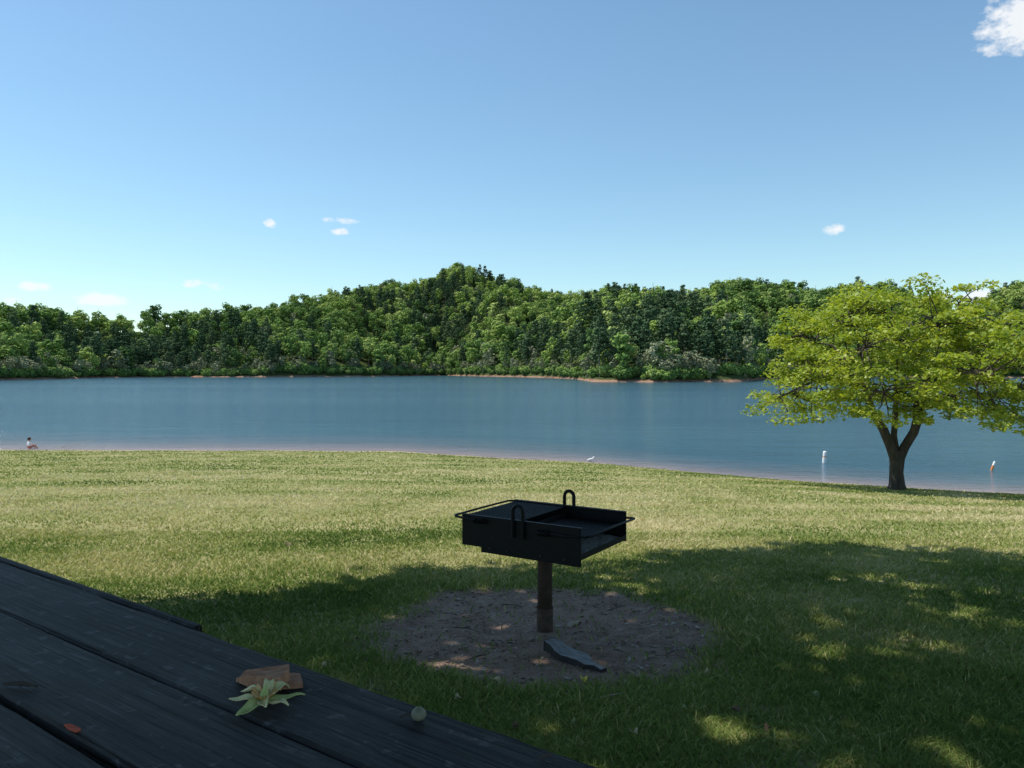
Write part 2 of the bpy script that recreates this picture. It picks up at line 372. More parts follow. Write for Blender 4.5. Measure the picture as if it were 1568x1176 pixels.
ci.inputs['Collection'].default_value=lib;ci.inputs['Separate Children'].default_value=True;ci.inputs['Reset Children'].default_value=True
iop=ng.nodes.new('GeometryNodeInstanceOnPoints');iop.inputs['Pick Instance'].default_value=True
def na(nm,dt):
    x=ng.nodes.new('GeometryNodeInputNamedAttribute');x.data_type=dt;x.inputs['Name'].default_value=nm;return x.outputs['Attribute']
e2r=ng.nodes.new('FunctionNodeEulerToRotation');L=ng.links.new
L(gi.outputs[0],iop.inputs['Points']);L(ci.outputs[0],iop.inputs['Instance']);L(na('kind','INT'),iop.inputs['Instance Index'])
L(na('rot','FLOAT_VECTOR'),e2r.inputs[0]);L(e2r.outputs[0],iop.inputs['Rotation']);L(na('scl','FLOAT_VECTOR'),iop.inputs['Scale']);L(iop.outputs[0],go.inputs[0])
fo.modifiers.new('scatter','NODES').node_group=ng
print('forest',n2_)
# ---------------------------------------------------------------- near trees
bark=simple('tree_bark',(.045,.036,.03),(.11,.09,.075),9,.9,.9,0,.2,(1,1,.25))
def crown(centers,radii,nleaf,size,flat,r,up=.8):
    V=[];rv=[]
    for c,R in zip(centers,radii):
        n=nleaf;d=r.normal(size=(n,3));d/=np.linalg.norm(d,axis=1,keepdims=True);d*=(r.random((n,1))**.5)
        C=np.array(c)+d*[R,R,R*flat];C[:,2]-=.25*(d[:,0]**2+d[:,1]**2)*R*.6
        N=r.normal(size=(n,3))*.55+[0,0,up]
        V.append(quads(C,N,size*(.6+.7*r.random(n)),r)[0])
        rv.append(np.clip(.5+.35*(r.random()-.5)+.4*(r.random(n)-.5),0,1))
    return np.concatenate(V),np.concatenate(rv)
def limbs(stemtops,centers,nl,r,r0=.08,tw=.018,sag=.0):
    C=np.array(centers);L=[];pick=[int(r.integers(len(C)))]
    for i in range(nl-1):
        d=np.min(np.linalg.norm(C[:,None]-C[pick][None],axis=2),axis=1);pick.append(int(np.argmax(d)))
    own=np.argmin(np.linalg.norm(C[:,None]-C[pick][None],axis=2),axis=1)
    for g in range(nl):
        mem=C[own==g]
        if not len(mem): continue
        e=mem.mean(0);s=np.array(min(stemtops,key=lambda q:np.linalg.norm(np.array(q[0])-e))[0]);
        rr=min(stemtops,key=lambda q:np.linalg.norm(np.array(q[0])-e))[1]
        md=s*.5+e*.5+np.array([0,0,.12*np.linalg.norm(e-s)])+r.normal(size=3)*.08
        pts=[s,s*.75+md*.25+r.normal(size=3)*.03,md,md*.45+e*.55+r.normal(size=3)*.08,e];L.append(([tuple(p) for p in pts],[rr*.75,rr*.62,rr*.45,rr*.32,rr*.16]))
        for c in mem:
            k=r.random()*.6+.4;b=md*(1-k)+e*k;mm_=(b+c)/2+r.normal(size=3)*.1
            L.append(([tuple(b),tuple(mm_),tuple(c)],[tw*1.3,tw,tw*.4]))
    return L
tx,ty,tz=p2g(1375,750.5);print('maple',tx,ty,tz)
maple=bpy.data.objects.new('maple_tree',None);link(maple);maple.location=(tx,ty,tz)
r=np.random.default_rng(21);cs=[];rs_=[]
while len(cs)<420:
    a=r.random()*6.283;q=4.1*math.sqrt(r.random());x=math.cos(a)*q+.25;y=math.sin(a)*q*1.05
    lob=1+.08*math.sin(3*a+1)+.06*math.sin(7*a)
    ro=q/lob
    if ro>3.95: continue
    top=2.7+3.05*(max(0,1-(ro/4.1)**2.5))**.5+.45*(vn(x*1.1+5,y*1.1)-.5)*2
    bot=2.10-.06*q+(.5*vn(x*.8,y*.8))-.15*(x<-2.2)
    if top<bot+.2: continue
    z=top-.1-(top-bot)*(r.random()**1.4) if r.random()<.75 else bot+r.random()*(top-bot)
    z=bot+round((z-bot)/.42)*.42+r.normal()*.08
    if z>5.85 and not(-2<x<2): continue
    if x<-3.0 and 2.6<z<2.95 and r.random()<.6: continue
    cs.append((x,y,min(z,5.95)));rs_.append(.30+.34*r.random())
mf=foliage('maple_foliage',[(0,(.13,.20,.032)),(.35,(.25,.335,.05)),(.7,(.41,.47,.08)),(1,(.55,.54,.14))],.42,0,(1.15,1.12,.4),.02)
V,rv=crown(cs,rs_,118,.060,.34,r,.95);fast('crown',V,np.arange(len(V)).reshape(-1,4),mf,False,{'rnd':('FACE',rv)},parent=maple)
T=[([(0,0,-.2),(0,0,.0),(0,0,.15),(-.02,0,.5),(0,0,.9),(-.03,0,1.1)],[.36,.27,.21,.18,.20,.19]),
([(-.05,0,.8),(-.22,-.03,1.25),(-.40,0,1.7),(-.66,.1,2.2),(-.95,.1,3.1)],[.14,.13,.12,.10,.06]),
([(.06,0,.85),(.22,.03,1.2),(.45,0,1.6),(.66,.1,2.0),(.95,.2,2.9)],[.14,.135,.125,.1,.06]),
([(.0,.03,.9),(-.04,.12,1.5),(.05,.2,2.2),(.05,.2,3.0),(.1,.1,4.1)],[.11,.085,.075,.06,.04]),
([(.42,0,1.5),(.40,-.2,2.0),(.3,-.4,2.9)],[.1,.08,.05])]
st=[((-.66,.1,2.2),.11),((-.95,.1,3.1),.07),((.66,.1,2.0),.11),((.95,.2,2.9),.07),((.05,.2,2.2),.08),((.05,.2,3.0),.08),((.1,.1,4.1),.05),((.3,-.4,2.9),.06),((-.40,0,1.7),.1),((.45,0,1.6),.1)]
T+=limbs(st,cs,26,r,.08,.015)
tubes_obj('trunk_and_limbs',T,bark,maple)
# shade trees over the picnic spot
r=np.random.default_rng(5)
bx=[-12,-6,-3.2,-2.2,-1.4,-.6,0,.6,1.2,2.4,3.4,4.6,5.6,7,9,14];by=[2.2,3.4,4.9,5.5,5.9,6.3,6.55,6.6,7.1,8.0,8.2,7.6,7.0,7.2,8.4,8]
holes=[(1400,895,.22),(1335,987,.16),(1200,945,.08),(1500,955,.15),(700,910,.12),(965,896,.26),(1540,905,.08)]
hl=[(*p2g(a,b_)[:2],c_) for a,b_,c_ in holes]
cl=[[],[]];rl=[[],[]];tr=[(-8.2,-2.0),(1.5,-4.2)]
for layer in range(2):
  for gx_ in np.arange(-6.5,11,.5):
    for gy_ in np.arange(-2.5,9,.5):
        x=gx_+r.normal()*.12;y=gy_+r.normal()*.12
        R=.40+.22*r.random();bnd=np.interp(x,bx,by)+.9*(vn(x*1.1+2,layer*3.3)-.5)+.2
        if y>bnd-R*.6: continue
        if any((x-a)**2+(y-b_)**2<(c_+R*.45)**2 for a,b_,c_ in hl): continue
        z=5.6+3.4*r.random();g0=float(gz(x,y))
        for _ in range(14):
            o=(z-g0)/math.tan(EL);X_,Y_=x+hx*o,y+hy*o
            if Y_>-1 and (z-.5-CZ)<.56*(Y_+.9)+.2: z+=.35
            else: break
        w_=0 if X_<-3.5 else 1
        cl[w_].append((X_,Y_,z));rl[w_].append(R*1.15)
sf=foliage('shade_tree_foliage',[(0,(.06,.10,.025)),(.5,(.11,.17,.04)),(1,(.16,.22,.06))],.4,0,(1.3,1.2,.9))
for i in range(2):
    bxx,byy=tr[i];bz=float(gz(bxx,byy));st_=bpy.data.objects.new('shade_tree',None);link(st_);st_.location=(bxx,byy,bz)
    C=[(a-bxx,b_-byy,c_-bz) for a,b_,c_ in cl[i]]
    V,rv=crown(C,rl[i],30,.15,.6,r,1.0);fast('crown',V,np.arange(len(V)).reshape(-1,4),sf,False,{'rnd':('FACE',rv)},parent=st_)
    T=[([(0,0,-.2),(0,0,.3),(.05,0,1.6),(.1,.1,3.2)],[.42,.3,.26,.24])];tops=[]
    for a in range(5):
        an=a*1.256+.3;e=(.1+1.6*math.cos(an),.1+1.6*math.sin(an),5.0);T.append(([(.1,.1,3.1),(.1+.6*math.cos(an),.1+.6*math.sin(an),4.1),e],[.17,.13,.09]));tops.append((e,.09))
    T+=limbs(tops,C,24,r,.08,.012);tubes_obj('trunk_and_limbs',T,bark,st_,6)
# ---------------------------------------------------------------- grill
blk=simple('black_steel',(.005,.005,.006),(.010,.0095,.0095),30,.55,.15,0,.2)
rust=simple('rusty_post',(.045,.03,.024),(.10,.06,.042),25,.75,.4,0,.3)
ash=simple('ash',(.16,.14,.12),(.36,.33,.30),30,1,1,0,.1)
gxx,gyy,gzz=p2g(835,968);print('grill',gxx,gyy,gzz)
G=bpy.data.objects.new('park_grill',None);link(G);G.location=(gxx,gyy+.03,0);G.rotation_euler=(0,0,math.radians(-32.5))
hu,hv,zt,zb=.405,.30,.705,.488
prism('side_panel_near',[(-hu,zt),(hu,zt),(hu,zb),(-hu+.14,zb),(-hu+.14,zb+.03),(-hu,zb+.03)],'y',-hv-.005,-hv,blk,G)
prism('side_panel_far',[(-hu,zt),(hu,zt),(hu,zb+.03),(hu-.14,zb+.03),(hu-.14,zb),(-hu,zb)],'y',hv,hv+.005,blk,G)
box('firebox_floor',-hu+.01,hu-.01,-hv+.001,hv-.001,zb+.034,zb+.040,blk,G)
box('floor_pan',-hu+.15,hu-.15,-hv+.001,hv-.001,zb+.001,zb+.033,blk,G)
box('end_panel_left',-hu,-hu+.005,-hv+.001,hv-.001,zb+.045,zb+.17,blk,G)
box('end_lip_right',hu-.006,hu-.001,-hv+.001,hv-.001,zb+.0405,zb+.07,blk,G)
box('partition',-.003,.003,-hv+.001,hv-.001,zb+.041,zt-.045,blk,G)
box('rim_near',-hu,hu,-hv+.0005,-hv+.02,zt-.006,zt-.001,blk,G);box('rim_far',-hu,hu,hv-.02,hv-.0005,zt-.006,zt-.001,blk,G)
n=30;xx=np.linspace(.02,hu-.012,n);yy=np.linspace(-hv+.01,hv-.01,n);XX,YY=np.meshgrid(xx,yy,indexing='ij')
ZZ=zb+.042+.03*fbm(XX*14,YY*14,3);ii=np.arange(n*n).reshape(n,n)
fast('ash_bed',np.stack([XX,YY,ZZ],-1).reshape(-1,3),np.stack([ii[:-1,:-1],ii[1:,:-1],ii[1:,1:],ii[:-1,1:]],-1).reshape(-1,4),ash,True,parent=G)
def grate(nm,x0,x1,z):
    L=[([(x,-hv+.012,z),(x,hv-.012,z)],.0055) for x in np.linspace(x0,x1,17)]
    L+=[([(x0,y,z-.009),(x1,y,z-.009)],.006) for y in (-hv+.03,0,hv-.03)]
    tubes_obj(nm,L,blk,G,6)
grate('cooking_grate_left',-hu+.02,-.02,zt-.012);grate('cooking_grate_right',.02,hu-.02,zt-.075)
for sgn,nm,zh in ((-1,'handle_left',.68),(1,'handle_right',.655)):
    e=sgn*(hu+.055);s0=sgn*.13;o=.022
    pts=[(s0,-hv-.005,zh),(s0,-hv-o,zh),(sgn*hu*.8,-hv-o,zh),(e-sgn*.02,-hv-o,zh+.008),(e,-hv-o+.02,zh+.01),(e,0,zh+.012),(e,hv+o-.02,zh+.01),(e-sgn*.02,hv+o,zh+.008),(sgn*hu*.8,hv+o,zh),(s0,hv+o,zh),(s0,hv+.005,zh)]
    if sgn<0: pts=[p if abs(p[0])>hu*.5 else (sgn*hu*.55,p[1],p[2]) for p in pts]
    tubes_obj(nm,[(pts,.007)],blk,G,8)
    cx0=s0 if sgn>0 else sgn*hu*.55
    for yy_ in (-hv-o,hv+o):
        cp=[(cx0+sgn*(.01+.07*i/60),yy_+.015*math.cos(i*.62),zh+.015*math.sin(i*.62)) for i in range(61)]
        tubes_obj('coil',[(cp,.0035)],blk,G,6)
for y in (-hv-.013,hv+.013):
    pts=[(-.034,y,zt-.10),(-.034,y,zt+.055)]+[(-.034*math.cos(a),y,zt+.055+.034*math.sin(a)) for a in np.linspace(.3,math.pi-.3,7)]+[(.034,y,zt+.055),(.034,y,zt-.10)]
    tubes_obj('lift_loop',[(pts,.0115)],blk,G,8)
for sx in (-.2,-.08,.15,.3):
    tubes_obj('bolt',[([(sx,-hv-.005,zb+.03),(sx,-hv-.011,zb+.03),(sx,-hv-.0111,zb+.03)],[.006,.006,.0])],rust,G,8)
tubes_obj('post',[([(0,0,gzz-.2),(0,0,gzz+.135)],.051),([(0,0,gzz+.13),(0,0,gzz+.1301),(0,0,zb+.0)],[.0,.046,.046])],rust,G,20)
box('mount_plate',-.12,.12,-.10,.10,zb-.010,zb-.001,blk,G)
# ---------------------------------------------------------------- picnic table
m,t,out=newmat('weathered_wood')
co=t.n('ShaderNodeTexCoord').outputs['Object']
g1=t.noise(t.n('ShaderNodeMapping',Vector=co,Scale=(1.2,26,10)).outputs[0],2.2,7,.7)
g2=t.noise(t.n('ShaderNodeMapping',Vector=co,Scale=(.8,60,20)).outputs[0],3.5,3,.6)
g3=t.noise(co,5,5,.6);g4=t.noise(co,38,3,.6)
g5=t.noise(t.n('ShaderNodeMapping',Vector=co,Rotation=(0,0,.7),Scale=(3,70,10)).outputs[0],2.0,3,.6)
base=t.ramp(g1,[(.3,(.015,.0135,.013)),(.5,(.040,.036,.035)),(.72,(.088,.080,.077))])
base=t.mix(t.ramp(g3,[(.42,0.0),(.62,.75)]),base,(.018,.0165,.0165))
base=t.mix(t.ramp(g4,[(.60,0.0),(.68,.5)]),base,(.15,.145,.15))
base=t.mix(t.math('MULTIPLY',t.ramp(g5,[(.62,0.0),(.68,.6)]),t.ramp(g3,[(.45,1.0),(.6,0.0)])),base,(.15,.145,.15))
crk=t.ramp(g2,[(.36,1.0),(.43,0.0)]);base=t.mix(crk,base,(.005,.005,.005))
hh=t.math('SUBTRACT',t.math('ADD',g1,t.math('MULTIPLY',g4,.15)),t.math('MULTIPLY',crk,.6))
b=t.n('ShaderNodeBump',Height=hh,Strength=1.0,Distance=.005)
p=t.n('ShaderNodeBsdfPrincipled',Base_Color=base,Roughness=.64,Normal=b.outputs[0]);p.inputs['Specular IOR Level'].default_value=.2
t.link(p.outputs[0],out.inputs[0]);wood=m
TZ=1.16;TB=bpy.data.objects.new('picnic_table',None);link(TB);ang=math.radians(-35.4);TB.rotation_euler=(0,0,ang)
def board(nm,x0,x1,y0,y1,z0,z1,seed):
    rr=np.random.default_rng(seed);nx=max(8,int((x1-x0)/.02))
    pr=[(y0,z0),(y0,z1-.004),(y0+.004,z1)]+[(y0+(y1-y0)*k,z1+.0008*math.sin(k*9+seed)) for k in (.25,.5,.75)]+[(y1-.004,z1),(y1,z1-.004),(y1,z0)]
    V=[];k=len(pr)
    for i in range(nx+1):
        x=x0+(x1-x0)*i/nx;w=.003*(vn(x*6,seed*1.7)-.5)+.002*(vn(x*30,seed*2.7)-.5);w2=.001*(vn(x*6+50,seed*1.7)-.5)
        if nm=='top_board_1': w*=2
        for j,(a,c) in enumerate(pr): 
            xe=x+(.012*(vn(a*60,seed)-.5) if i in (0,nx) else 0)
            V.append((xe,a+(w if a>(y0+y1)/2 else w2),c))
    Fa=[(i*k+j,(i+1)*k+j,(i+1)*k+(j+1)%k,i*k+(j+1)%k) for i in range(nx) for j in range(k)]
    Fa+=[tuple(range(k)),tuple(reversed([nx*k+j for j in range(k)]))]
    return pymesh(nm,V,Fa,wood,TB)
ye=.70;kx=-1.145
board('top_board_1',-2.1,.35,ye-.142,ye,TZ-.04,TZ,1)
board('edge_splinter',-2.1,kx,ye+.006,ye+.022,TZ-.038,TZ-.001,2)
edges_=[(ye-.1455,ye-.286),(ye-.296,ye-.43),(ye-.438,ye-.575),(ye-.583,ye-.72)]
for i,(y1,y0) in enumerate(edges_):
    board('top_board_%d'%(i+2),-2.1+.004*i,.35-.006*(i%2),y0,y1,TZ-.04,TZ-.002*(i%2),i+4)
zg=lambda x,y:float(gz(x*math.cos(ang)-y*math.sin(ang),x*math.sin(ang)+y*math.cos(ang)))
for s,yb in enumerate((-.62,.93)):
    for j in range(2): board('bench_board',-2.1,.35,yb+.13*j-.1,yb+.13*j+.022,TZ-.34,TZ-.30,20+s*2+j)
for xl in (-1.75,0.0):
    box('cross_beam',xl-.02,xl+.02,.02,.66,TZ-.13,TZ-.041,wood,TB);box('bench_beam',xl-.061,xl-.021,-.74,1.08,TZ-.43,TZ-.341,wood,TB)
    for y0,y1 in ((.12,-.25),(.55,.92)):
        z1=zg(xl,y1)-.03;pl=[(y0-.045,TZ-.131),(y0+.045,TZ-.131),(y1+.045,z1),(y1-.045,z1)];prism('leg',pl,'x',xl-.02,xl+.02,wood,TB)
# ---------------------------------------------------------------- things on the table
om=simple('orange_bark',(.30,.125,.065),(.60,.32,.20),60,.8,.6,0,.2,(1,4,1))
def chipp(nm,poly,z0,hs,mat):
    pts=[P(a,b_,z0)[:2] for a,b_ in poly];n=len(pts);cx_=sum(p[0] for p in pts)/n;cy_=sum(p[1] for p in pts)/n
    V=[(a-cx_,b_-cy_,0) for a,b_ in pts]+[((a-cx_)*.98,(b_-cy_)*.97,h) for (a,b_),h in zip(pts,hs)]
    Fa=[tuple(range(n))]+[(i,(i+1)%n,(i+1)%n+n,i+n) for i in range(n)]+[(n,i+n,i+1+n) for i in range(1,n-1)]
    o=pymesh(nm,V,Fa,mat);o.location=(cx_,cy_,z0);return o
chipp('wood_chip',[(358,1047),(386,1060),(440,1059),(462,1057),(458,1042),(382,1038)],TZ+.001,[.005,.009,.008,.007,.007,.008],om)
chipp('wood_chip',[(362,1048),(376,1053),(426,1060),(441,1045),(441,1038),(372,1042)],TZ+.0095,[.006,.013,.016,.015,.016,.011],om)
rd=simple('red_leaf',(.40,.06,.035),(.6,.11,.05),60,.7,.1)
chipp('leaf_fragment',[(92,1116),(102,1118),(118,1124),(110,1127),(98,1122)],TZ+.001,[.002,.004,.003,.002,.001],rd)
fy=simple('flower_petal',(.62,.58,.26),(.80,.70,.40),80,.55,.2);fo_=simple('flower_orange',(.70,.32,.10),(.75,.55,.25),60,.6,.2);gn=simple('green_petal',(.34,.42,.12),(.58,.60,.25),80,.5,.2)
x,y,_=P(402,1087,TZ);FL=bpy.data.objects.new('tulip_flower',None);link(FL);FL.location=(x,y,TZ+.004)
def petal(nm,an,L,W,rise,mat,seed,bend=0):
    V=[];nx,ny=9,5
    for i in range(nx+1):
        f=i/nx;wd=W*math.sin(math.pi*(f*.93+.05))**.8*(1.15-.5*f);zz=rise*math.sin(f*2.4)+.002
        for j in range(ny):
            g=j/(ny-1)*2-1;V.append((L*f,wd*g*.5+bend*f*f,zz+.35*wd*g*g+.002*math.sin(9*f+seed)))
    Fa=[(i*ny+j,(i+1)*ny+j,(i+1)*ny+j+1,i*ny+j+1) for i in range(nx) for j in range(ny-1)]
    rr=np.random.default_rng(seed);o=pymesh(nm,V,Fa,mat,FL,True);o.rotation_euler=(rr.normal()*.35,0,an);md=o.modifiers.new('s','SOLIDIFY');md.thickness=.0009
for i,(an,L_,W_,rs1,mt,bd) in enumerate([(.05,.048,.010,.005,gn,.010),(.95,.034,.015,.014,fy,-.004),(1.5,.026,.013,.018,fy,.004),(2.75,.038,.015,.010,fy,.005),(3.25,.044,.011,.005,fy,-.006),(4.1,.044,.016,.002,gn,.004),(5.2,.026,.014,.006,fy,0),(5.75,.036,.013,.004,fy,.006),(.5,.022,.010,.018,fo_,0),(2.2,.028,.010,.014,fo_,.003)]):
    petal('petal_%d'%i,an,L_,W_,rs1,mt,i,bd)
tubes_obj('pistil',[([(0,0,.0),(0,0,.012),(.002,0,.024)],[.005,.006,.001])],gn,FL)
tubes_obj('stamens',[([(0,0,.003),(.009*math.cos(a),.009*math.sin(a),.012),(.016*math.cos(a),.016*math.sin(a),.016)],[.001,.0012,.0008]) for a in np.linspace(0,6,14)],fo_,FL,5)
x,y,_=P(640,1108,TZ);BD=bpy.data.objects.new('seed_bud',None);link(BD);BD.location=(x,y,TZ)
tubes_obj('bud',[([(0,0,0),(0,0,.002),(0,0,.006),(0,0,.011),(0,0,.015),(0,0,.017)],[.001,.006,.009,.0085,.005,.0005])],simple('bud_green',(.16,.155,.10),(.28,.26,.17),90,.6,.3),BD,12)
tubes_obj('bud_stem',[([(-.005,0,.004),(-.016,.004,.006),(-.024,.002,.003)],[.0018,.0015,.0015])],bark,BD,6)
def twig(nm,px0,py0,px1,py1,rad,onTable=False,mat=bark):
    if onTable: a=P(px0,py0,TZ+.004);b_=P(px1,py1,TZ+.004)
    else:
        a=list(p2g(px0,py0));b_=list(p2g(px1,py1));a[2]+=rad+.005;b_[2]+=rad+.012
    a=np.array(a);b_=np.array(b_);L_=np.linalg.norm(b_-a);mid=(a+b_)/2+np.array([0,0,.05*L_])+np.array([.04*L_,-.03*L_,0])
    tubes_obj(nm,[([tuple(a),tuple(mid),tuple(b_)],[rad*.5,rad,rad*.4])],mat,None,7)
twig('twig',0,1050,52,1054,.0035,True);twig('twig',825,1166,848,1160,.002,True);twig('twig',210,1040,222,1046,.001,True)
# ---------------------------------------------------------------- things on the ground
gry=simple('grey_wood',(.16,.155,.155),(.34,.33,.33),18,.85,.5,0,.2,(1,5,1));dkw=simple('charred_wood',(.012,.011,.011),(.04,.036,.034),20,.85,.5)
def slab(nm,px,py,Lx,W,H,rot,mat,seed,mat2=None):
    x,y,z=p2g(px,py);rr=np.random.default_rng(seed);V=[];n=9
    for i in range(n):
        f=i/(n-1);wd=W*(.35+.65*math.sin(math.pi*min(1,f*1.1+.12))**.5)*(.85+.3*rr.random());c=.012*(rr.random()-.5);h=H*(.6+.5*rr.random())*(1.1-.4*f)
        V+=[(Lx*(f-.5),c-wd/2,0),(Lx*(f-.5),c-wd/2*.9,h),(Lx*(f-.5),c+wd/2*.9,h*.9),(Lx*(f-.5),c+wd/2,0)]
    Fa=[(i*4+j,(i+1)*4+j,(i+1)*4+(j+1)%4,i*4+(j+1)%4) for i in range(n-1) for j in range(4)]+[(3,2,1,0),tuple((n-1)*4+j for j in range(4))]
    o=pymesh(nm,V,Fa,mat,None,bevel=.003);o.location=(x,y,z-.005);o.rotation_euler=(.08,.03,rot)
    if mat2:
        o.data.materials.append(mat2)
        for p_ in o.data.polygons:
            if abs(p_.normal.z)<.6:p_.material_index=1
slab('bark_slab',882,1014,.42,.12,.05,-.92,gry,2,dkw)
tan=simple('tan_wood',(.26,.20,.15),(.48,.39,.29),30,.8,.3,0,.2,(1,5,1))
slab('wood_splinter',878,958,.17,.028,.022,.9,tan,5)
for a in [(718,1015,745,1010),(690,965,735,975),(985,985,1010,975),(795,1010,815,1000),(905,1080,960,1070),(560,1060,600,1075),(770,930,800,935),(930,940,960,932),(650,940,668,948),(1020,1010,1036,1002),(760,985,772,992),(940,1000,955,1006)]: twig('twig',*a,.004,False,tan if a[0]%2 else bark)
r=np.random.default_rng(31)
def flat_leaf(nm,px,py,s,mat,rot):
    x,y,z=p2g(px,py);V=[];k=10
    for j in range(k):
        a=2*math.pi*j/k;q=s*(.65+.35*abs(math.cos(a*1.5)));V.append((q*math.cos(a),q*.75*math.sin(a),.012*math.sin(a*2)+.01))
    V.append((0,0,.004));Fa=[(j,(j+1)%k,k) for j in range(k)]
    o=pymesh(nm,V,Fa,mat);o.location=(x,y,z+.02);o.rotation_euler=(.2,.15,rot)
yl=simple('yellow_leaf',(.60,.46,.04),(.7,.56,.08),60,.6,.1);tl=simple('tan_leaf',(.36,.30,.17),(.55,.46,.28),60,.7,.1);gl=simple('green_leaf',(.16,.20,.06),(.26,.30,.12),60,.6,.1);dl=simple('dead_leaf',(.10,.06,.04),(.2,.12,.07),60,.7,.1)
for px,py,s,mt in [(895,1051,.022,yl),(759,1053,.026,tl),(700,1082,.022,tl),(973,1136,.02,tl),(790,1127,.022,dl),(1128,1100,.025,dl),(492,1029,.02,tl),(1085,1040,.018,tl),(1250,1075,.02,gl),(640,1010,.02,dl),(1050,1100,.02,gl),(440,838,.04,dl),(1180,1130,.02,dl),(880,1120,.02,gl),(575,1020,.02,dl)]:
    flat_leaf('fallen_leaf',px,py,s,mt,r.random()*6)
n=4200;a=r.random(n)*6.283;q=np.sqrt(r.random(n))*1.15;x=.2+q*np.cos(a)*1.05;y=4.72+q*np.sin(a)*1.2
xe=-1.0+r.normal(size=500)*.7;ye_=3.0+r.normal(size=500)*.45;x=np.concatenate([x,xe]);y=np.concatenate([y,ye_]);kk=dirt(x,y)>.4;x=x[kk];y=y[kk];n=len(x)
s=.003+.010*r.random(n)**3;c=np.stack([x,y,gz(x,y)-.008+s*.3+.0],-1);O=np.array([[1,0,0],[0,1,0],[-1,0,0],[0,-1,0],[0,0,.7],[0,0,-.7]])
J=1+.35*r.normal(size=(n,6,1));el_=np.stack([.7+2.4*r.random(n)**2,np.ones(n)*.8,.4+.5*r.random(n)],-1)
th=r.random(n)*6.283;V=O[None]*J*s[:,None,None]*el_[:,None,:];cx_,sy_=np.cos(th)[:,None],np.sin(th)[:,None]
V=np.stack([V[...,0]*cx_-V[...,1]*sy_,V[...,0]*sy_+V[...,1]*cx_,V[...,2]],-1)+c[:,None]
ft=np.array([[0,1,4],[1,2,4],[2,3,4],[3,0,4],[1,0,5],[2,1,5],[3,2,5],[0,3,5]])
pm=foliage('pebble',[(0,(.10,.065,.05)),(.5,(.28,.21,.17)),(.85,(.48,.42,.38)),(1,(.06,.035,.03))],0.0)
fast('gravel',V.reshape(-1,3),(ft[None]+np.arange(n)[:,None,None]*6).reshape(-1,3),pm,False,{'rnd':('FACE',np.repeat(r.random(n),8))})
# ---------------------------------------------------------------- buoys
wp=simple('white_paint',(.75,.75,.74),(.82,.82,.8),10,.5,.02);op=simple('orange_paint',(.75,.22,.05),(.8,.28,.08),10,.5,.02)
def wpt(px,py): return P(px,py,WZ)
def lathe(nm,prof,mat,parent): return tubes_obj(nm,[([(0,0,z+i*1e-5) for i,(r_,z) in enumerate(prof)],[r_ for r_,z in prof])],mat,parent,20)
x,y,z=wpt(1263,709);B=bpy.data.objects.new('marker_buoy',None);link(B);B.location=(x,y,z);B.rotation_euler=(.03,.05,0)
lathe('body',[(.075,-.3),(.085,0),(.085,.16),(.08,.26)],wp,B);lathe('orange_band',[(.082,.26),(.083,.30)],op,B);lathe('cap',[(.08,.30),(.08,.47),(.07,.52),(.0,.54)],wp,B)
x,y,z=wpt(1520,720);B=bpy.data.objects.new('leaning_buoy',None);link(B);B.location=(x,y,z);B.rotation_euler=(.05,.32,0)
lathe('body',[(.03,-.3),(.045,0),(.045,.2)],op,B);lathe('cap',[(.045,.2),(.04,.36),(.0,.4)],wp,B)
x,y,z=p2g(905,707);B=bpy.data.objects.new('white_gull',None);link(B);B.location=(x,y,z+.02);B.rotation_euler=(0,0,.4)
tubes_obj('body',[([(-.20,0,.12),(-.12,0,.13),(-.04,0,.14),(.05,0,.15),(.10,0,.18),(.125,0,.225),(.15,0,.25),(.185,0,.245),(.2,0,.24)],[.008,.04,.062,.06,.042,.03,.032,.02,.004])],wp,B,12)
tubes_obj('wings',[([(-.19,s*.035,.14),(-.08,s*.058,.155),(.05,s*.045,.16)],[.008,.022,.008]) for s in (-1,1)],simple('gull_grey',(.45,.46,.48)),B,8)
tubes_obj('bill',[([(.19,0,.242),(.225,0,.235)],[.008,.002])],yl,B,6);tubes_obj('legs',[([(.0,s*.02,.10),(.0,s*.02,-.04)],.006) for s in (-1,1)],yl,B,6)
a=P(92,686,WZ+.0);b_=P(107,677,WZ+.5);tubes_obj('driftwood_stick',[([a,((a[0]+b_[0])/2,(a[1]),WZ+.22),(b_[0],a[1]+.1,WZ+.42)],[.012,.009,.005])],tan,None,6)
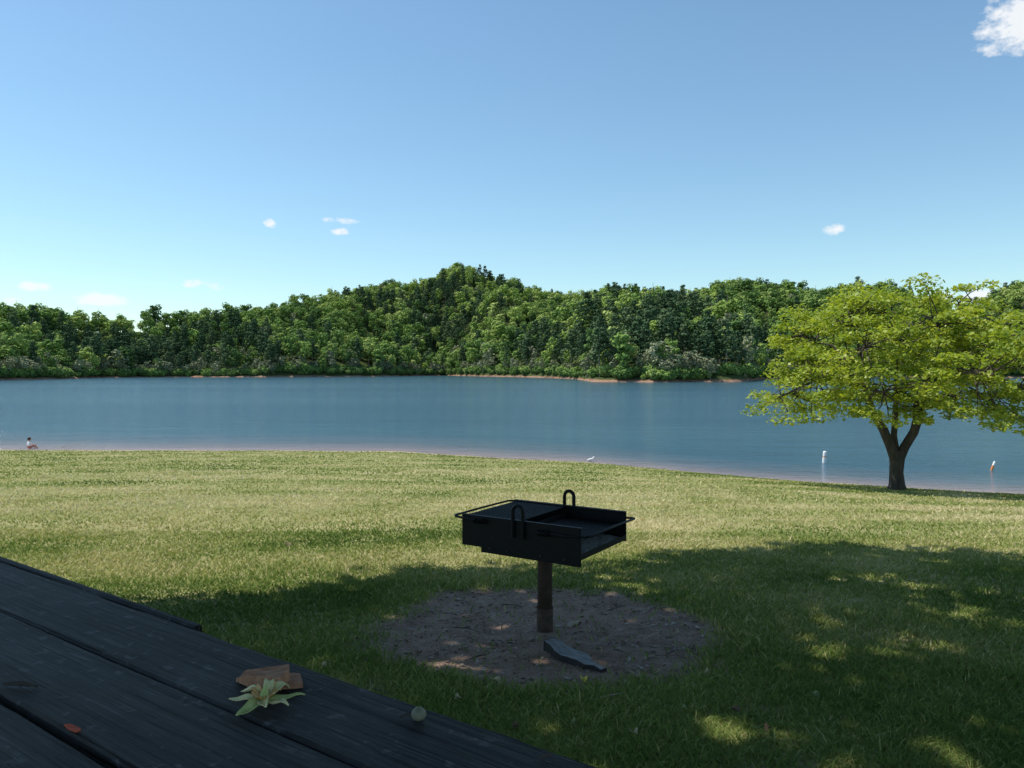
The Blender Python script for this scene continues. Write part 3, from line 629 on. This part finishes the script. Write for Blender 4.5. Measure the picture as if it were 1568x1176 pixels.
# ---------------------------------------------------------------- child sitting at the waterline
skin=simple('skin',(.50,.28,.19),(.56,.33,.23),10,.6,.02);shirt=simple('white_shirt',(.72,.72,.74),(.8,.8,.8),10,.9,.1);short=simple('coral_shorts',(.45,.14,.10),(.5,.18,.13),10,.9,.1);hair=simple('dark_hair',(.02,.014,.01),(.04,.03,.02),60,.6,.3)
cx,cy,cz=p2g(43,687.5);print('child',cx,cy,cz)
CH=bpy.data.objects.new('child',None);link(CH);CH.location=(cx,cy,max(cz,WZ)-.02);CH.rotation_euler=(0,0,math.radians(-25));CH.scale=(1.12,1.12,1.12)
def skinned(nm,verts,edges,rad,mats,matfn,parent):
    me=bpy.data.meshes.new(nm);me.from_pydata(verts,edges,[]);me.update();o=link(bpy.data.objects.new(nm,me))
    o.modifiers.new('skin','SKIN')
    for v,q in zip(me.skin_vertices[0].data,rad): v.radius=q if hasattr(q,'__len__') else (q,q)
    me.skin_vertices[0].data[0].use_root=True
    sb=o.modifiers.new('sub','SUBSURF');sb.levels=2;sb.render_levels=2
    dg=bpy.context.evaluated_depsgraph_get();m2=bpy.data.meshes.new_from_object(o.evaluated_get(dg))
    bpy.data.objects.remove(o);m2.name=nm;m2.materials.clear()
    for q in mats:m2.materials.append(q)
    for p_ in m2.polygons:
        p_.use_smooth=True;p_.material_index=matfn(p_.center)
    return link(bpy.data.objects.new(nm,m2),parent)
vs=[(0,0,.09),(0,0,.20),(0,.01,.32),(0,.015,.36),(0,.02,.40),
 (.085,.01,.33),(.125,.07,.23),(.10,.17,.17),(-.085,.01,.33),(-.125,.07,.23),(-.10,.17,.17),
 (.06,.02,.08),(.09,.22,.20),(.08,.34,.04),(.08,.40,.03),(-.06,.02,.08),(-.09,.22,.20),(-.08,.34,.04),(-.08,.40,.03)]
es=[(0,1),(1,2),(2,3),(3,4),(2,5),(5,6),(6,7),(2,8),(8,9),(9,10),(0,11),(11,12),(12,13),(13,14),(0,15),(15,16),(16,17),(17,18)]
ra=[(.085,.07),(.08,.06),(.075,.055),(.03,.03),(.026,.026),.035,.026,.018,.035,.026,.018,.058,.042,.024,.018,.058,.042,.024,.018]
def mf_(c):
    if c.z>.37: return 0
    if c.y<.09 and c.z>.15 : return 1
    if c.y<.17 and c.z<.26: return 2
    return 0
skinned('body',vs,es,ra,[skin,shirt,short],mf_,CH)
for s in (-1,1):
    b0=(s*.10,.17,.17);hv_=[b0,(s*.095,.20,.165)];he=[(0,1)];hr=[.016,.017]
    for k,(dx,L_) in enumerate([(-.013,.028),(-.005,.033),(.004,.031),(.012,.024)]):
        i0=len(hv_);hv_+=[(s*.095+dx,.218,.165),(s*.095+dx*1.2,.218+L_*.6,.160),(s*.095+dx*1.2,.218+L_,.150)];he+=[(1,i0),(i0,i0+1),(i0+1,i0+2)];hr+=[.006,.005,.004]
    i0=len(hv_);hv_+=[(s*.095-s*.02,.195,.162),(s*.095-s*.03,.212,.158)];he+=[(1,i0),(i0,i0+1)];hr+=[.006,.005]
    skinned('hand',hv_,he,hr,[skin],lambda c:0,CH)
import bmesh
def ball(nm,c,s,mat,parent,seg=24,cut=None):
    bm=bmesh.new();bmesh.ops.create_uvsphere(bm,u_segments=seg,v_segments=seg//2,radius=1)
    for v in bm.verts:
        v.co=Vector((v.co.x*s[0],v.co.y*s[1],v.co.z*s[2]))
        if cut: v.co=cut(v.co)
        v.co+=Vector(c)
    me=bpy.data.meshes.new(nm);bm.to_mesh(me);bm.free();me.materials.append(mat)
    for p_ in me.polygons:p_.use_smooth=True
    return link(bpy.data.objects.new(nm,me),parent)
def hd(co):
    if co.z<0: co.x*=1+co.z*3.0;
    if co.y>0.03 and abs(co.x)<.02 and -.03<co.z<.01: co.y+=.01
    return co
ball('head',(0,.03,.475),(.066,.078,.085),skin,CH,32,hd)
ball('hair',(0,.018,.49),(.073,.080,.083),hair,CH,24,lambda c:Vector((c.x,min(c.y,.035+max(0,c.z)*.5),max(c.z,-.06 if c.y<0 else .0))))
for s in (-1,1):
    ball('eye',(s*.026,.098,.478),(.009,.006,.007),hair,CH,10);ball('ear',(s*.068,.025,.47),(.009,.016,.021),skin,CH,10)
ball('mouth',(0,.098,.435),(.016,.005,.005),short,CH,10)
sc.view_settings.view_transform='Standard';sc.view_settings.look='None';sc.view_settings.exposure=0
